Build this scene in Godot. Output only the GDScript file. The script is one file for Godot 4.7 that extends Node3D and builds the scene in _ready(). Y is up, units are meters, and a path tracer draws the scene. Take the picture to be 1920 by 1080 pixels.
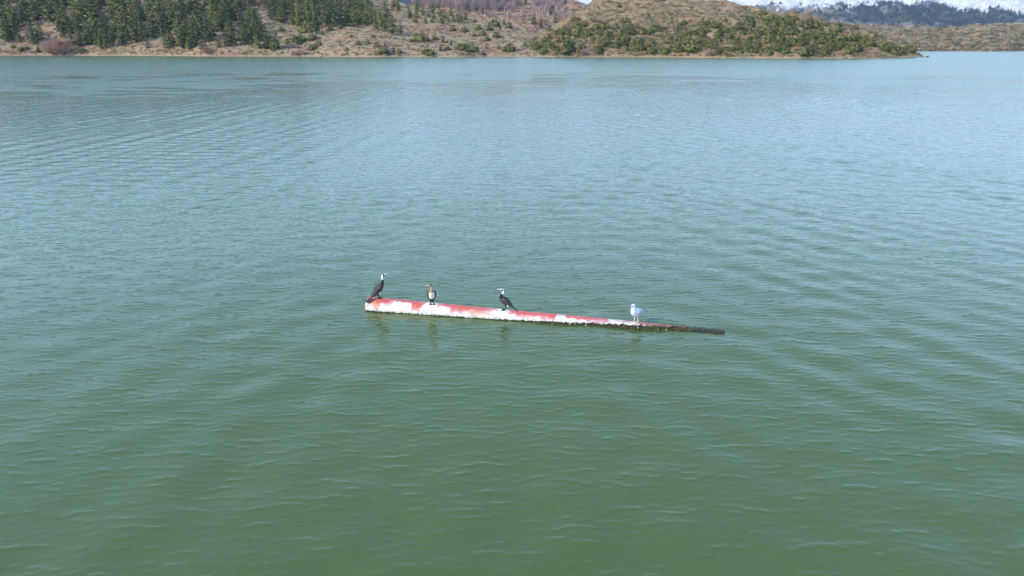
extends Node3D
# A drone's view over a turbid green reservoir: a half-sunken painted pipe with three
# cormorants and a gull, wooded and scrubby hills on the far shore, snow mountains behind.

const EYE := 6.6                 # height of the camera over the water
const F := 1303.0                # focal length in pixels of the 1920 x 1080 photograph
const PITCH := 0.3393            # radians down
const SUN_TO := Vector3(-0.78, 0.60, 0.50)   # towards the sun: behind the camera, to its left

var cp := cos(PITCH)
var sp := sin(PITCH)
var rng := RandomNumberGenerator.new()
var used := {}
var noise := FastNoiseLite.new()
var noise2 := FastNoiseLite.new()

# ---------------------------------------------------------------- helpers

func numbered(called: String) -> String:
	var n: int = used.get(called, 0)
	used[called] = n + 1
	return called if n == 0 else "%s_%03d" % [called, n]

func tag(o: Node, label: String, category: String, group := "") -> void:
	o.set_meta("label", label)
	o.set_meta("category", category)
	if group:
		o.set_meta("group", group)

func thing(called: String, label: String, category: String, at: Vector3, group := "") -> Node3D:
	var o := Node3D.new()
	o.name = numbered(called)
	add_child(o)
	o.position = at
	tag(o, label, category, group)
	return o

func part(called: String, mesh: Mesh, mat: Material, parent: Node) -> MeshInstance3D:
	var o := MeshInstance3D.new()
	o.name = called
	o.mesh = mesh
	o.material_override = mat
	parent.add_child(o, true)
	return o

func structure(called: String, mesh: Mesh, mat: Material) -> MeshInstance3D:
	var o := part(called, mesh, mat, self)
	o.set_meta("kind", "structure")
	return o

func stuff(called: String, mesh: Mesh, mat: Material, places: Array, tints: Array, label: String, category: String) -> void:
	var mm := MultiMesh.new()
	mm.transform_format = MultiMesh.TRANSFORM_3D
	mm.use_colors = true
	mm.mesh = mesh
	mm.instance_count = places.size()
	for i in places.size():
		mm.set_instance_transform(i, places[i])
		mm.set_instance_color(i, tints[i])
	var o := MultiMeshInstance3D.new()
	o.name = called
	o.multimesh = mm
	o.material_override = mat
	add_child(o, true)
	o.set_meta("kind", "stuff")
	tag(o, label, category)

func paint(lin: Color, rough := 0.9, spec := 0.5) -> StandardMaterial3D:
	var m := StandardMaterial3D.new()
	m.albedo_color = lin.linear_to_srgb()
	m.roughness = rough
	m.metallic_specular = spec
	return m

func tinted(rough := 0.95, spec := 0.3) -> StandardMaterial3D:
	var m := StandardMaterial3D.new()
	m.vertex_color_use_as_albedo = true
	m.roughness = rough
	m.metallic_specular = spec
	m.cull_mode = BaseMaterial3D.CULL_DISABLED
	return m

# slope (rise over forward distance) of the sight line through picture row py
func rise(py: float) -> float:
	return ((540.0 - py) * cp - F * sp) / (F * cp + (540.0 - py) * sp)

# where the sight line through a pixel of the photograph meets the level y
func on_level(px: float, py: float, y := 0.0) -> Vector3:
	var d := (y - EYE) / rise(py)
	return Vector3((px - 960.0) * d / (F * cp + (540.0 - py) * sp), y, -d)

func mesh_from(v: PackedVector3Array, n: PackedVector3Array, idx: PackedInt32Array, c := PackedColorArray(), uv := PackedVector2Array()) -> ArrayMesh:
	var a := []
	a.resize(Mesh.ARRAY_MAX)
	a[Mesh.ARRAY_VERTEX] = v
	if n.size():
		a[Mesh.ARRAY_NORMAL] = n
	if c.size():
		a[Mesh.ARRAY_COLOR] = c
	if uv.size():
		a[Mesh.ARRAY_TEX_UV] = uv
	a[Mesh.ARRAY_INDEX] = idx
	var m := ArrayMesh.new()
	m.add_surface_from_arrays(Mesh.PRIMITIVE_TRIANGLES, a)
	return m

# turns every triangle so that it faces the way its normals point (front faces run clockwise)
func facing(v: PackedVector3Array, n: PackedVector3Array, idx: PackedInt32Array) -> PackedInt32Array:
	for k in range(0, idx.size(), 3):
		var a := v[idx[k]]
		if (v[idx[k + 2]] - a).cross(v[idx[k + 1]] - a).dot(n[idx[k]] + n[idx[k + 1]] + n[idx[k + 2]]) < 0.0:
			var q := idx[k + 1]
			idx[k + 1] = idx[k + 2]
			idx[k + 2] = q
	return idx

func grid_index(cols: int, rows: int) -> PackedInt32Array:
	var idx := PackedInt32Array()
	idx.resize((cols - 1) * (rows - 1) * 6)
	var k := 0
	for j in rows - 1:
		for i in cols - 1:
			var a := j * cols + i
			idx[k] = a; idx[k + 1] = a + cols; idx[k + 2] = a + 1
			idx[k + 3] = a + 1; idx[k + 4] = a + cols; idx[k + 5] = a + cols + 1
			k += 6
	return idx

# piecewise linear table lookup: rows of [x, a, b, ...]
func along(table: Array, x: float) -> Array:
	var last: Array = table[0]
	if x <= last[0]:
		return last
	for r in table:
		if x <= r[0]:
			var t: float = (x - last[0]) / maxf(r[0] - last[0], 1e-6)
			t = t * t * (3.0 - 2.0 * t) * 0.5 + t * 0.5
			var out := []
			for k in r.size():
				out.append(lerpf(last[k], r[k], t))
			return out
		last = r
	return last

func smooth(a: float, b: float, x: float) -> float:
	var t := clampf((x - a) / (b - a), 0.0, 1.0)
	return t * t * (3.0 - 2.0 * t)

# ---------------------------------------------------------------- water

func fft(re: PackedFloat32Array, im: PackedFloat32Array, n: int, rev: PackedInt32Array, cs: PackedFloat32Array, sn: PackedFloat32Array) -> Array:
	var a := PackedFloat32Array()
	var b := PackedFloat32Array()
	a.resize(n)
	b.resize(n)
	for i in n:
		a[i] = re[rev[i]]
		b[i] = im[rev[i]]
	var half := 1
	while half < n:
		var step := n / (half * 2)
		var s := 0
		while s < n:
			var k := 0
			for i in range(s, s + half):
				var q := i + half
				var c := cs[k]
				var d := sn[k]
				var x := a[q] * c - b[q] * d
				var y := a[q] * d + b[q] * c
				a[q] = a[i] - x
				b[q] = b[i] - y
				a[i] += x
				b[i] += y
				k += step
			s += half * 2
		half *= 2
	return [a, b]

# short wind ripples over a tile that repeats: their heights, and their slopes as a normal map
var ripple := PackedFloat32Array()

func ripple_map(n: int, size: float) -> ImageTexture:
	var rev := PackedInt32Array()
	var cs := PackedFloat32Array()
	var sn := PackedFloat32Array()
	rev.resize(n)
	cs.resize(n / 2)
	sn.resize(n / 2)
	var bits := 0
	while (1 << bits) < n:
		bits += 1
	for i in n:
		var r := 0
		for b in bits:
			if i & (1 << b):
				r |= 1 << (bits - 1 - b)
		rev[i] = r
	for i in n / 2:
		cs[i] = cos(TAU * i / n)
		sn[i] = sin(TAU * i / n)
	var r2 := RandomNumberGenerator.new()
	r2.seed = 77
	var rows_re := {}
	var rows_im := {}
	var most := int(size / 0.08)
	var reach := mini(most, n / 2 - 1)
	# the spectrum of (slope along x) + i (slope along z); conjugate pairs keep both real
	for jz in range(-reach, reach + 1):
		for jx in range(0, reach + 1):
			if jx == 0 and jz <= 0:
				continue
			var kk := sqrt(float(jx * jx + jz * jz))
			var wl := size / kk
			if wl < 0.08 or wl > 1.3:
				continue
			var ang := atan2(float(jx), float(absi(jz)))          # off the wind, which blows along the view
			var spread := exp(-pow(ang / 0.55, 2.0)) + 0.10 * exp(-pow((ang - 1.1) / 0.35, 2.0))
			if spread < 0.004:
				continue
			# slopes are fullest around a third of a metre and fall towards the shortest ripples
			var amp := spread * pow(minf(wl / 0.15, 1.0), 1.1) * pow(minf(0.21 / wl, 1.0), 1.6) * wl * wl
			var g1 := sqrt(-2.0 * log(maxf(r2.randf(), 1e-6)))
			var ph := r2.randf() * TAU
			for s in [1, -1]:
				var col: int = posmod(jx * s, n)
				var row: int = posmod(jz * s, n)
				if not rows_re.has(row):
					var z1 := PackedFloat32Array()
					z1.resize(n)
					rows_re[row] = z1
					rows_im[row] = z1.duplicate()
				rows_re[row][col] += amp * g1 * cos(ph)
				rows_im[row][col] += amp * g1 * sin(ph) * s
	var keys := rows_re.keys()
	var fre := []
	var fim := []
	for k in keys:
		var o := fft(rows_re[k], rows_im[k], n, rev, cs, sn)
		fre.append(o[0])
		fim.append(o[1])
	ripple.resize(n * n)
	var sumsq := 0.0
	var cre := PackedFloat32Array()
	var cim := PackedFloat32Array()
	cre.resize(n)
	cim.resize(n)
	for x in n:
		cre.fill(0.0)
		cim.fill(0.0)
		for q in keys.size():
			cre[keys[q]] = fre[q][x]
			cim[keys[q]] = fim[q][x]
		var col: PackedFloat32Array = fft(cre, cim, n, rev, cs, sn)[0]
		for y in n:
			ripple[y * n + x] = col[y]
			sumsq += col[y] * col[y]
	# crests are sharper than troughs
	var f := 1.0 / sqrt(sumsq / (n * n))
	for k in n * n:
		ripple[k] = (exp(0.65 * clampf(ripple[k] * f, -3.0, 2.6)) - 1.0) / 0.65 - 0.36
	var data := PackedFloat32Array()
	data.resize(n * n * 3)
	sumsq = 0.0
	var cell := 2.0 * size / n
	for y in n:
		var up := ((y + n - 1) % n) * n
		var dn := ((y + 1) % n) * n
		for x in n:
			var k := (y * n + x) * 3
			var sx := (ripple[y * n + (x + 1) % n] - ripple[y * n + (x + n - 1) % n]) / cell
			var sz := (ripple[dn + x] - ripple[up + x]) / cell
			data[k] = sx
			data[k + 1] = sz
			sumsq += sx * sx + sz * sz
	f = RIPPLE / sqrt(sumsq / (n * n))
	for k in n * n:
		ripple[k] *= f
	for i in n * n:
		var k := i * 3
		var x := data[k] * f
		var z := data[k + 1] * f
		z = 0.33 * tanh(z / 0.33)
		var l := 1.0 / sqrt(1.0 + x * x + z * z)
		data[k] = 0.5 - 0.5 * x * l
		data[k + 1] = 0.5 + 0.5 * z * l
		data[k + 2] = 0.5 + 0.5 * l
	var im := Image.create_from_data(n, n, false, Image.FORMAT_RGBF, data.to_byte_array())
	return ImageTexture.create_from_image(im)

const RIPPLE := 0.068            # root mean square slope of the ripples
const SWELL := 0.58
const RUFFLE := 0.23

# The longer waves, as real geometry: several crossing trains, each a bundle of near-parallel sines
func make_water() -> void:
	# [crest azimuth in degrees from the view, wavelength, slope, window centre x, window half width]
	var trains := []
	var r := RandomNumberGenerator.new()
	r.seed = 5
	for i in 7:
		trains.append([5.0 + r.randfn() * 5.0, r.randf_range(1.3, 2.6), 0.020, -1.0])
	for i in 7:
		trains.append([-30.0 + r.randfn() * 6.0, r.randf_range(0.9, 2.0), 0.026, 1.0])
	for i in 4:
		trains.append([38.0 + r.randfn() * 6.0, r.randf_range(0.7, 1.5), 0.014, 0.0])
	for i in 9:
		trains.append([90.0 + r.randfn() * 16.0, r.randf_range(0.6, 1.7), 0.016, 0.0])
	var kx := PackedFloat32Array()
	var kz := PackedFloat32Array()
	var am := PackedFloat32Array()
	var ph := PackedFloat32Array()
	var wl := PackedFloat32Array()
	var side := PackedFloat32Array()
	for t in trains:
		var k: float = TAU / t[1]
		var a := deg_to_rad(t[0])
		kx.append(k * cos(a))          # crests run along (sin a, -cos a), the train travels across them
		kz.append(k * sin(a))
		am.append(t[2] * SWELL * 1.41)
		ph.append(r.randf() * TAU)
		wl.append(t[1])
		side.append(t[3])
	var count := kx.size()
	# the sheet is finely divided where the ripples can be told apart
	var az := PackedFloat32Array()
	for i in 24:
		az.append(lerpf(-PI, -0.80, i / 24.0))
	for i in 640:
		az.append(lerpf(-0.80, 0.80, i / 640.0))
	for i in 25:
		az.append(lerpf(0.80, PI, i / 24.0))
	var rad := PackedFloat32Array([0.0, 1.0, 2.0, 3.0, 4.0, 5.0, 6.0])
	var d := 6.5
	while d < 450.0:
		rad.append(d)
		d += maxf(maxf(0.052, d * 0.0021), pow(d / 100.0, 2.2) * 0.24)
	for x in [480.0, 560.0, 700.0, 900.0, 1300.0, 2000.0, 3200.0, 5200.0]:
		rad.append(x)
	var tex := ripple_map(1024, TILE)
	var cols := az.size()
	var rows := rad.size()
	var v := PackedVector3Array()
	var nn := PackedVector3Array()
	v.resize(cols * rows)
	nn.resize(cols * rows)
	# the longer waves vary slowly: they are worked out on every third ring and every second spoke
	var cc := (cols + 1) / 2 + 1
	var cr := (rows + 2) / 3 + 1
	var wh := PackedFloat32Array()
	var wx := PackedFloat32Array()
	var wz := PackedFloat32Array()
	wh.resize(cc * cr)
	wx.resize(cc * cr)
	wz.resize(cc * cr)
	for jc in cr:
		var j := mini(jc * 3, rows - 1)
		var ra := rad[j]
		var gap: float = (rad[j] - rad[maxi(j - 3, 0)]) * 0.5
		gap = maxf(gap, ra * 0.0025)
		var fade := PackedFloat32Array()
		var some := false
		for q in count:
			fade.append(am[q] * (1.0 - smooth(wl[q] * 0.28, wl[q] * 0.55, gap)))
			some = some or fade[q] > 0.0
		if not some:
			continue
		for ic in cc:
			var i := mini(ic * 2, cols - 1)
			if absf(az[i]) > 0.81:
				continue
			var x := ra * sin(az[i])
			var z := -ra * cos(az[i])
			var h := 0.0
			var sx := 0.0
			var sz := 0.0
			var patch := 0.75 + 0.75 * noise.get_noise_2d(x * 6.0, z * 3.0)
			var right := smooth(-6.0, 10.0, x + z * 0.02)
			# the water just behind the pipe is sheltered
			var lee := 1.0 - 0.45 * exp(-pow((x - 1.0) / 5.0, 2.0) - pow((z + 19.5) / 3.0, 2.0))
			for q in count:
				var a := fade[q]
				if a == 0.0:
					continue
				if side[q] > 0.5:
					a *= 0.25 + 0.75 * right
				elif side[q] < -0.5:
					a *= 1.0 - 0.6 * right
				a *= patch * lee * wl[q] / TAU
				var p := kx[q] * x + kz[q] * z + ph[q]
				var c := cos(p) * a
				h += a * sin(p)
				sx += c * kx[q]
				sz += c * kz[q]
			var k := jc * cc + ic
			wh[k] = h
			wx[k] = sx
			wz[k] = sz
	for j in rows:
		var ra := rad[j]
		var jc := j / 3
		var tj := (j % 3) / 3.0
		for i in cols:
			var sa := sin(az[i])
			var x := ra * sa
			var z := -ra * cos(az[i])
			var h := 0.0
			if absf(az[i]) < 0.81 and ra > 6.0 and ra < 460.0:
				var gx := x / TILE * 1024.0
				var gz := z / TILE * 1024.0
				var ix := floori(gx)
				var iz := floori(gz)
				gx -= ix
				gz -= iz
				var r0 := (iz & 1023) * 1024
				var r1 := ((iz + 1) & 1023) * 1024
				ix = ix & 1023
				var iy := (ix + 1) & 1023
				h = lerpf(lerpf(ripple[r0 + ix], ripple[r0 + iy], gx), lerpf(ripple[r1 + ix], ripple[r1 + iy], gx), gz)
			var k := jc * cc + i / 2
			var w11 := tj * (0.5 if i % 2 else 0.0)
			var w10 := tj - w11
			var w01 := (0.5 if i % 2 else 0.0) - w11
			var w00 := 1.0 - w11 - w10 - w01
			h += wh[k] * w00 + wh[k + 1] * w01 + wh[k + cc] * w10 + wh[k + cc + 1] * w11
			var sx := wx[k] * w00 + wx[k + 1] * w01 + wx[k + cc] * w10 + wx[k + cc + 1] * w11
			var sz := wz[k] * w00 + wz[k + 1] * w01 + wz[k + cc] * w10 + wz[k + cc + 1] * w11
			v[j * cols + i] = Vector3(x, h, z)
			nn[j * cols + i] = Vector3(-sx, 1.0, -sz).normalized()
	var m := StandardMaterial3D.new()
	m.resource_name = "lake water"
	m.albedo_color = WATER_COLOUR.linear_to_srgb()   # turbid, full of green algae
	m.roughness = 0.12                   # ripples finer than the waves that are built
	m.metallic_specular = 0.354          # water reflects 2 % head on
	m.normal_enabled = true
	m.normal_texture = tex
	m.normal_scale = 1.0
	m.uv1_triplanar = true
	m.uv1_world_triplanar = true
	m.uv1_scale = Vector3.ONE / TILE
	# beyond a ragged wind line the open lake is ruffled by ripples too fine to build
	var ruffled := StandardMaterial3D.new()
	ruffled.resource_name = "ruffled lake water"
	ruffled.albedo_color = WATER_COLOUR.linear_to_srgb()
	ruffled.roughness = RUFFLE
	ruffled.metallic_specular = 0.354
	ruffled.normal_enabled = true
	ruffled.normal_texture = tex
	ruffled.normal_scale = 0.6
	ruffled.uv1_triplanar = true
	ruffled.uv1_world_triplanar = true
	ruffled.uv1_scale = m.uv1_scale
	var near := PackedInt32Array()
	var far := PackedInt32Array()
	var split := 0
	while rad[split] < 70.0:
		split += 1
	var whole := grid_index(cols, rows)
	near = whole.slice(0, split * (cols - 1) * 6)
	for j in range(split, rows - 1):
		for i in cols - 1:
			var at := (j * (cols - 1) + i) * 6
			var p := v[j * cols + i]
			var line := 135.0 + 70.0 * noise.get_noise_2d(p.x * 1.2, p.z * 2.0) + 70.0 * noise2.get_noise_2d(p.x * 5.0, p.z * 14.0)
			if rad[j] < line:
				near.append_array(whole.slice(at, at + 6))
			else:
				for q in 6:
					far.append(whole[at + q] - split * cols)
	structure("water", mesh_from(v, nn, near), m)
	structure("water_ruffled", mesh_from(v.slice(split * cols), nn.slice(split * cols), far), ruffled)


const TILE := 14.0
const WATER_COLOUR := Color(0.061, 0.093, 0.027)

# ---------------------------------------------------------------- hills

var hills := {}

func hill_point(h: Dictionary, px: float, t: float) -> Vector3:
	var key := int(px * 2.0)
	if not h.has("cache"):
		h.cache = {}
	if not h.cache.has(key):
		h.cache[key] = along(h.table, key * 0.5)
	var c: Array = h.cache[key]
	var d: float = lerpf(c[1], c[3], t)
	var top: float = EYE + c[3] * rise(c[2])
	var y: float
	if t <= 1.0:
		y = top * pow(t, h.get("bend", 0.9)) + smooth(0.0, 0.02, t) * minf(1.0, maxf(top, 0.0) * 0.1)
	else:
		y = top * (1.0 - (t - 1.0) * h.get("drop", 0.8))
	var x := (px - 960.0) / 1388.0 * d
	var win := smooth(0.0, 0.12, t)
	y += win * h.rough * (noise.get_noise_2d(x * h.grain, -d * h.grain) * 1.0 + 0.35 * noise2.get_noise_2d(x * h.grain * 4.0, -d * h.grain * 4.0)) * clampf(top * 0.12, 0.0, 1.0)
	y -= 0.5 * (1.0 - smooth(0.0, 0.02, t))
	# the waterline wanders in and out
	d += (1.0 - t) * h.get("wander", 6.0) * noise2.get_noise_2d(px * 0.35, 7.0) if t < 1.0 else 0.0
	return Vector3(x, y, -d)

func row_of(p: Vector3) -> float:
	var e := (p.y - EYE) / -p.z
	return 540.0 - F * (e * cp + sp) / (cp - e * sp)

# the place on a hill that the photograph shows at a pixel
func on_hill(h: Dictionary, px: float, py: float) -> Vector3:
	var lo := 0.0
	var prev := hill_point(h, px, 0.0)
	for i in range(1, 29):
		var t := pow(i / 28.0, 1.3)
		var p := hill_point(h, px, t)
		if row_of(p) <= py:
			var a := row_of(prev)
			var b := row_of(p)
			return prev.lerp(p, clampf((a - py) / maxf(a - b, 1e-4), 0.0, 1.0))
		prev = p
	return Vector3.INF

func make_hill(called: String, h: Dictionary, colour: Callable, mat: Material) -> void:
	hills[called] = h
	var cols: int = h.cols
	var rows: int = h.rows
	var v := PackedVector3Array()
	var n := PackedVector3Array()
	var c := PackedColorArray()
	v.resize(cols * rows)
	n.resize(cols * rows)
	c.resize(cols * rows)
	var t1: float = h.get("far", 1.35)
	for j in rows:
		var t := t1 * pow(float(j) / (rows - 1), 1.1)
		for i in cols:
			var px := lerpf(h.from, h.to, float(i) / (cols - 1))
			var p := hill_point(h, px, t)
			v[j * cols + i] = p
			c[j * cols + i] = colour.call(p, px, row_of(p), t)
	for j in rows:
		for i in cols:
			var a := v[j * cols + mini(i + 1, cols - 1)] - v[j * cols + maxi(i - 1, 0)]
			var b := v[mini(j + 1, rows - 1) * cols + i] - v[maxi(j - 1, 0) * cols + i]
			n[j * cols + i] = a.cross(b).normalized()
	structure(called, mesh_from(v, n, grid_index(cols, rows), c), mat)

func ground_material(scale: float, low: float, bump: float) -> StandardMaterial3D:
	var m := tinted(0.97, 0.2)
	var fn := FastNoiseLite.new()
	fn.seed = 11
	fn.frequency = 0.02
	fn.fractal_octaves = 6
	fn.fractal_gain = 0.62
	var tex := NoiseTexture2D.new()
	tex.noise = fn
	tex.width = 512
	tex.height = 512
	tex.seamless = true
	var g := Gradient.new()
	g.set_color(0, Color(low, low, low))
	g.set_color(1, Color(1, 1, 1))
	g.add_point(0.5, Color(0.5 + low * 0.5, 0.48 + low * 0.5, 0.45 + low * 0.5))
	tex.color_ramp = g
	m.albedo_texture = tex
	m.uv1_triplanar = true
	m.uv1_world_triplanar = true
	m.uv1_scale = Vector3.ONE / scale
	var nt := NoiseTexture2D.new()
	nt.noise = fn
	nt.width = 512
	nt.height = 512
	nt.seamless = true
	nt.as_normal_map = true
	nt.bump_strength = bump
	m.normal_enabled = true
	m.normal_texture = nt
	return m

# ---------------------------------------------------------------- vegetation

class Leafy:
	var v := PackedVector3Array()
	var n := PackedVector3Array()
	var c := PackedColorArray()
	var idx := PackedInt32Array()
	func tri(a: Vector3, b: Vector3, d: Vector3, nn: Vector3, col: Color) -> void:
		var k := v.size()
		v.append(a); v.append(b); v.append(d)
		for i in 3:
			n.append(nn)
			c.append(col)
			idx.append(k + i)
	func stick(a: Vector3, b: Vector3, r0: float, r1: float, col: Color, sides := 4) -> void:
		var dir := (b - a).normalized()
		var u := dir.cross(Vector3(0.31, 0.2, 0.93)).normalized()
		var w := dir.cross(u)
		var k := v.size()
		for i in sides:
			var s := TAU * i / sides
			var o := u * cos(s) + w * sin(s)
			v.append(a + o * r0); v.append(b + o * r1)
			n.append(o); n.append(o)
			c.append(col); c.append(col)
		for i in sides:
			var p := k + i * 2
			var q := k + ((i + 1) % sides) * 2
			idx.append_array(PackedInt32Array([p, p + 1, q, q, p + 1, q + 1]))

func build(l: Leafy) -> ArrayMesh:
	return mesh_from(l.v, l.n, facing(l.v, l.n, l.idx), l.c)

func vary(r: RandomNumberGenerator, col: Color, by: float) -> Color:
	var f := 1.0 + r.randf_range(-by, by)
	return Color(col.r * f * (1.0 + r.randf_range(-by, by) * 0.35), col.g * f, col.b * f * (1.0 + r.randf_range(-by, by) * 0.35))

# needles or leaves in a tuft: loose little blades round a point
func tuft(l: Leafy, r: RandomNumberGenerator, at: Vector3, size: float, count: int, col: Color, core: Vector3) -> void:
	for i in count:
		var dir := Vector3(r.randfn(), r.randfn() * 0.7 + 0.15, r.randfn()).normalized()
		var p := at + dir * size * r.randf_range(0.1, 0.55)
		var u := Vector3(r.randfn(), r.randfn(), r.randfn()).normalized()
		var w := dir.cross(u).normalized()
		var s := size * r.randf_range(0.35, 0.75)
		var out := ((p - core).normalized() * 0.8 + dir * 0.6 + Vector3.UP * 0.15).normalized()
		l.tri(p - w * s * 0.5, p + w * s * 0.5, p + dir * s * 1.1 + u * s * 0.2, out, vary(r, col, 0.30))

# a conifer of height 1: whorls of branches that carry tufts
func conifer(seed_: int, wide: float, low: float, full: float, col: Color) -> ArrayMesh:
	var r := RandomNumberGenerator.new()
	r.seed = seed_
	var l := Leafy.new()
	var levels := 13
	for q in levels:
		var t := float(q) / (levels - 1)
		var y := lerpf(low, 0.97, t) + r.randf_range(-0.02, 0.02)
		var reach := wide * pow(1.0 - t, full) * smooth(-0.35, 0.2, t) + 0.015
		var arms := int(lerpf(7.0, 3.0, t))
		var turn := r.randf() * TAU
		for a in arms:
			if r.randf() < 0.12:
				continue
			var ang := turn + TAU * (a + r.randf_range(-0.3, 0.3)) / arms
			var len := reach * r.randf_range(0.6, 1.15)
			var tip := Vector3(cos(ang) * len, y - len * r.randf_range(-0.1, 0.3), sin(ang) * len)
			var root := Vector3(0, y, 0)
			var clumps := 1 + int(len / 0.06)
			for k in clumps:
				var at := root.lerp(tip, (k + 0.7) / clumps)
				tuft(l, r, at, lerpf(0.085, 0.045, t), 5, col, Vector3(0, y - 0.15, 0))
	tuft(l, r, Vector3(0, 0.97, 0), 0.05, 6, col, Vector3(0, 0.8, 0))
	return build(l)

# a rounded, many-headed bush or young pine of height 1
func bush(seed_: int, wide: float, col: Color, lumps: int) -> ArrayMesh:
	var r := RandomNumberGenerator.new()
	r.seed = seed_
	var l := Leafy.new()
	for q in lumps:
		var ang := r.randf() * TAU
		var d := sqrt(r.randf()) * wide
		var top := (1.0 - 0.75 * pow(d / wide, 2.0)) * r.randf_range(0.75, 1.05)
		var at := Vector3(cos(ang) * d, 0.0, sin(ang) * d)
		var n := 4
		for k in n:
			var p := at + Vector3(r.randfn() * 0.05, top * (k + 0.8) / n * 0.92, r.randfn() * 0.05)
			tuft(l, r, p, 0.17, 7, col, Vector3(0, 0.3, 0))
	return build(l)

# twigs without leaves: a crown of height 1 fanning up from its stems
func bare_crown(seed_: int, low: float, wide: float, count: int, col: Color, thick: float) -> ArrayMesh:
	var r := RandomNumberGenerator.new()
	r.seed = seed_
	var l := Leafy.new()
	for q in count:
		var y0 := lerpf(low, 0.75, r.randf())
		var ang := r.randf() * TAU
		var len := r.randf_range(0.12, 0.3)
		var a := Vector3(0, y0, 0)
		var b := a + Vector3(cos(ang) * wide * r.randf_range(0.4, 1.0), len, sin(ang) * wide * r.randf_range(0.4, 1.0))
		b.y = minf(b.y, 0.97)
		l.stick(a, b, thick, thick * 0.4, vary(r, col, 0.15), 3)
		for k in 7:
			var p := a.lerp(b, r.randf_range(0.3, 1.0))
			var e := p + Vector3(r.randfn() * 0.06, r.randf_range(0.03, 0.14), r.randfn() * 0.06)
			l.stick(p, e, thick * 0.45, thick * 0.2, vary(r, col, 0.22), 3)
	return build(l)

func trunk_mesh(seed_: int, height: float, r0: float, col: Color) -> ArrayMesh:
	var r := RandomNumberGenerator.new()
	r.seed = seed_
	var l := Leafy.new()
	var a := Vector3(0, -0.03, 0)
	for k in 4:
		var b := Vector3(r.randfn() * 0.008, height * (k + 1) / 4.0, r.randfn() * 0.008)
		l.stick(a, b, r0 * (1.0 - k * 0.22), r0 * (1.0 - (k + 1) * 0.22), col, 6)
		a = b
	return build(l)

# ---------------------------------------------------------------- birds and pipe: swept bodies

# a closed body swept along a bent spine. Stations: [point, half height, half width]; colour(t, up) with up from -1 below to 1 above
func sweep(stations: Array, colour: Callable, around := 18, fine := 5) -> ArrayMesh:
	var pts := []
	var ns := stations.size()
	for i in ns - 1:
		var p0: Array = stations[maxi(i - 1, 0)]
		var p1: Array = stations[i]
		var p2: Array = stations[i + 1]
		var p3: Array = stations[mini(i + 2, ns - 1)]
		for k in fine:
			var t := float(k) / fine
			var p: Vector3 = (p1[0] as Vector3).cubic_interpolate(p2[0], p0[0], p3[0], t)
			pts.append([p, maxf(cubic_interpolate(p1[1], p2[1], p0[1], p3[1], t), 0.001), maxf(cubic_interpolate(p1[2], p2[2], p0[2], p3[2], t), 0.001), (i + t) / (ns - 1)])
	pts.append([stations[ns - 1][0], stations[ns - 1][1], stations[ns - 1][2], 1.0])
	var v := PackedVector3Array()
	var n := PackedVector3Array()
	var c := PackedColorArray()
	var idx := PackedInt32Array()
	var side := Vector3(0, 0, 1)
	var m := pts.size()
	for i in m:
		var ahead: Vector3 = (pts[mini(i + 1, m - 1)][0] - pts[maxi(i - 1, 0)][0]).normalized()
		side = (side - ahead * side.dot(ahead)).normalized()
		var up := side.cross(ahead).normalized()
		for q in around:
			var a := TAU * q / around
			v.append(pts[i][0] + up * sin(a) * pts[i][1] + side * cos(a) * pts[i][2])
			n.append((up * sin(a) * pts[i][2] + side * cos(a) * pts[i][1]).normalized())
			c.append(colour.call(pts[i][3], sin(a), v[v.size() - 1]))
	for i in m - 1:
		for q in around:
			var a := i * around + q
			var b := i * around + (q + 1) % around
			idx.append_array(PackedInt32Array([a, a + around, b, b, a + around, b + around]))
	for e in [0, m - 1]:
		var k := v.size()
		v.append(pts[e][0])
		n.append((pts[e][0] - pts[1 if e == 0 else m - 2][0]).normalized())
		c.append(c[e * around])
		for q in around:
			var a: int = e * around + q
			var b: int = e * around + (q + 1) % around
			idx.append_array(PackedInt32Array([k, a, b] if e == 0 else [k, b, a]))
	return mesh_from(v, n, facing(v, n, idx), c)

func plain_colour(col: Color) -> Callable:
	return func(_t, _u, _p): return col

func leg_mesh(top: Vector3, foot: Vector3, thick: float, col: Color) -> ArrayMesh:
	var knee := top.lerp(foot, 0.45) + Vector3(-0.012, 0, 0)
	return sweep([[top, thick * 2.2, thick * 2.0], [knee, thick * 1.15, thick * 1.1], [foot + Vector3(0, thick, 0), thick, thick]], plain_colour(col), 8, 4)

# a webbed foot: three toes with skin between them, lying on what carries it
func foot_mesh(at: Vector3, size: float, col: Color) -> ArrayMesh:
	var l := Leafy.new()
	var tips := []
	for k in 3:
		var a := (k - 1) * 0.55
		tips.append(at + Vector3(cos(a) * size, -0.004, sin(a) * size * 0.9))
		l.stick(at + Vector3(-0.01, 0.006, 0), tips[k], size * 0.09, size * 0.05, col, 5)
	for k in 2:
		var mid: Vector3 = (tips[k] + tips[k + 1]) * 0.5
		mid = mid.lerp(at, 0.15) + Vector3(0, 0.003, 0)
		l.tri(at + Vector3(0, 0.004, 0), tips[k], mid, Vector3.UP, col)
		l.tri(at + Vector3(0, 0.004, 0), mid, tips[k + 1], Vector3.UP, col)
	l.stick(at, at + Vector3(-size * 0.3, 0.0, 0), size * 0.08, size * 0.04, col, 5)
	return build(l)

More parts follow.
